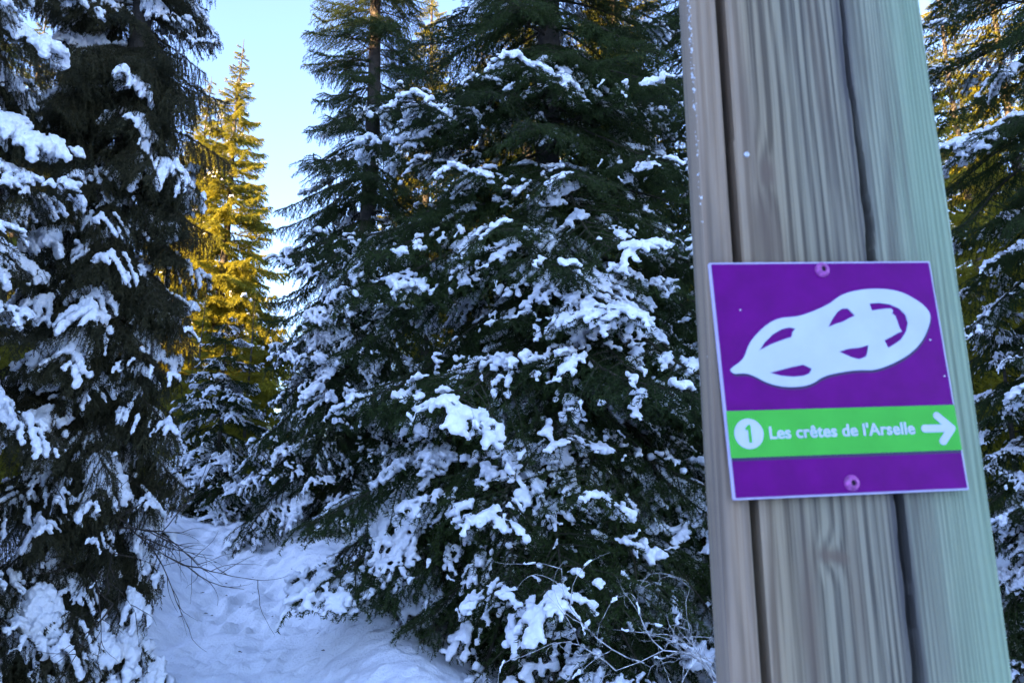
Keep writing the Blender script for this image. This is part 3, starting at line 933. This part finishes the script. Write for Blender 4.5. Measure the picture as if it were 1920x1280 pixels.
# arrow with round ends
def capsule(a, b, r_):
    a, b = np.array(a), np.array(b)
    th = math.atan2(*(b - a)[::-1])
    p = []
    for k in range(9):
        x_ = th - math.pi / 2 + k * math.pi / 8
        p.append((b[0] + r_ * math.cos(x_), b[1] + r_ * math.sin(x_)))
    for k in range(9):
        x_ = th + math.pi / 2 + k * math.pi / 8
        p.append((a[0] + r_ * math.cos(x_), a[1] + r_ * math.sin(x_)))
    return p
slab('arrow_shaft', capsule((55.2, -37.7), (73.0, -38.0), 2.5), -0.0036, -0.00410, M_WHITE, sign)
slab('arrow_head', capsule((65.2, -29.6), (74.4, -38.0), 2.5), -0.0036, -0.00412, M_WHITE, sign)
slab('arrow_head', capsule((66.8, -46.4), (74.4, -38.0), 2.5), -0.0036, -0.00414, M_WHITE, sign)
tx = bpy.data.curves.new('lettering', 'FONT')
tx.body = "Les cr\u00eates de l'Arselle"
tx.size = 0.0105; tx.extrude = 0.0003; tx.offset = 0.00022; tx.space_character = 1.02
to = bpy.data.objects.new('t', tx); COL.objects.link(to)
me = bpy.data.meshes.new_from_object(to.evaluated_get(bpy.context.evaluated_depsgraph_get()))
bpy.data.objects.remove(to)
co = np.array([v.co[:] for v in me.vertices])
wx = co[:, 0].max() - co[:, 0].min()
sx_ = 0.100 / wx
cap = 0.0079
sz_ = cap / 0.0077 * 1.0
hmax = co[:, 1].max()
me.transform(Matrix(((sx_, 0, 0, -0.0519 - co[:, 0].min() * sx_), (0, 0, -1, -0.0039), (0, sx_ * 1.0, 0, -0.0408), (0, 0, 0, 1))))
me.materials.clear(); me.materials.append(M_WHITE)
link('lettering', me, sign)
G = Geo()
srng = np.random.default_rng(9)
for k in range(6):
    c_ = (srng.uniform(-77, 77), srng.uniform(-76, 76)) if k > 3 else ((-62, 45), (76, -3), (-41, -49), (70, 22))[k]
    r_ = 0.00018 + 0.0004 * srng.random() ** 3 if k > 3 else 0.0006
    G.add(ICO_V * np.array([r_, r_ * 0.4, r_]) + np.array([c_[0] / 1000, -0.0035, c_[1] / 1000]), t=ICO_F)
tag(link('frost', G.mesh('sign_frost', [M_CLUMP], True), sign), kind='stuff')
for cx_, cz_ in ((-0.54, 72.39), (-0.59, -70.78)):
    G = Geo()
    disc_solid(G, (cx_ / 1000, -0.0031, cz_ / 1000), [(0.0052, 0.0), (0.0052, -0.0008), (0.0044, -0.0022), (0.0030, -0.0031), (0.0019, -0.0034), (0.0018, -0.0020)], 24)
    s_ = link('screw', G.mesh('screw', [M_PINK], True), sign)
    G = Geo()
    disc_solid(G, (cx_ / 1000, -0.0031, cz_ / 1000), [(0.0019, -0.0019), (0.0, -0.0016)], 6)
    link('socket', G.mesh('socket', [M_HOLE]), s_)

# ------------------------------------------------------------------ bare twigs
def twig_tree(G, p, d, length, r, rng, depth, curl, droop, m=0, pts_out=None):
    n = 7
    pts = [np.array(p, dtype=float)]
    d = np.array(d, dtype=float); d /= np.linalg.norm(d)
    ax = rng.normal(0, 1, 3)
    for k in range(n):
        d = d + np.cross(ax, d) * curl * rng.uniform(0.3, 1.2) + rng.normal(0, 0.10, 3) + np.array([0, 0, -droop])
        d /= np.linalg.norm(d)
        pts.append(pts[-1] + d * length / n)
        if depth > 0 and k > 0 and rng.random() < 0.75:
            sd = d + rng.normal(0, 0.6, 3); 
            twig_tree(G, pts[-1], sd, length * rng.uniform(0.35, 0.6), r * 0.55, rng, depth - 1, curl, droop, m, pts_out)
    pts = np.array(pts)
    G.tube(pts, r * np.linspace(1, 0.3, n + 1), 4, m=m)
    if pts_out is not None: pts_out.extend(list(pts))

M_FROST = principled('frosted_twig', (0.42, 0.40, 0.39), 0.8, 0.3, mottle=(24, 0.8))
rng = np.random.default_rng(21)
bx, by = 1.62, 5.6
bush = link('bare_shrub', None)
bush.location = (bx, by, gh(bx, by) - 0.05)
tag(bush, 'bare leafless shrub of frosted curling twigs left of the post foot', 'shrub')
lumps, lr = [], []
for k in range(17):
    G = Geo(); po = []
    a = rng.uniform(0, 6.28)
    twig_tree(G, (rng.normal(0, 0.08), rng.normal(0, 0.08), 0), (0.16 * math.cos(a) + 0.05, 0.16 * math.sin(a), 1.0), rng.uniform(0.8, 1.5), 0.0085, rng, 2, 0.30, 0.03, pts_out=po)
    link('stem', G.mesh('stem', [M_FROST], True), bush)
    for i in range(len(po) - 1):
        seg = po[i + 1] - po[i]
        if np.linalg.norm(seg) < 0.3 and rng.random() < 0.07:
            for f_ in np.linspace(0, 1, 7):
                lumps.append(po[i] + seg * f_ + np.array([0, 0, 0.006]) + rng.normal(0, 0.003, 3)); lr.append(rng.uniform(0.009, 0.017))
for k in range(60):
    lumps.append(np.array([rng.normal(0.1, 0.25), rng.normal(0, 0.22), 0.12 + abs(rng.normal(0, 0.10))])); lr.append(rng.uniform(0.05, 0.13))
tag(link('snow', voxel_union('shrub_snow', lumps, lr, 0.8, 0.012, M_CLUMP, 0.3, 30, 3), bush), kind='stuff')

M_DEAD = principled('dead_twig', (0.050, 0.036, 0.028), 0.9, 0.2, mottle=(30, 0.4))
big_left = [o for o in COL.objects if o.get('label', '').startswith('tall brownish')][0]
for k, (az, hh, ln) in enumerate(((-0.35, 1.4, 1.35), (-0.75, 1.2, 1.2), (-1.1, 0.95, 1.25))):
    G = Geo()
    twig_tree(G, (0.1, 0, hh), (math.cos(az), math.sin(az), -0.12), ln, 0.011, rng, 2, 0.05, 0.03)
    tag(link('dead_branch', G.mesh('dead_branch', [M_DEAD], True), big_left), 'bare dead branch of thin dark twigs')

# scraps of bark and twig dropped on the path
G = Geo()
for k in range(34):
    y = rng.uniform(6.4, 13)
    x = float(path_x(y)) + rng.normal(0, 0.6)
    z = gh(x, y) + float(ground_detail(np.array([x]), np.array([y]))[0])
    a = rng.uniform(0, 6.28); l = rng.uniform(0.008, 0.035)
    dv = np.array([math.cos(a), math.sin(a), 0]) * l
    G.tube(np.array([[x, y, z + 0.006] - dv, [x, y, z + 0.012], [x, y, z + 0.006] + dv]), [0.002, 0.006, 0.002], 4)
tag(link('forest_litter', G.mesh('forest_litter', [M_TWIG])), 'scattered dark scraps of bark and twig on the path', 'litter', kind='stuff')
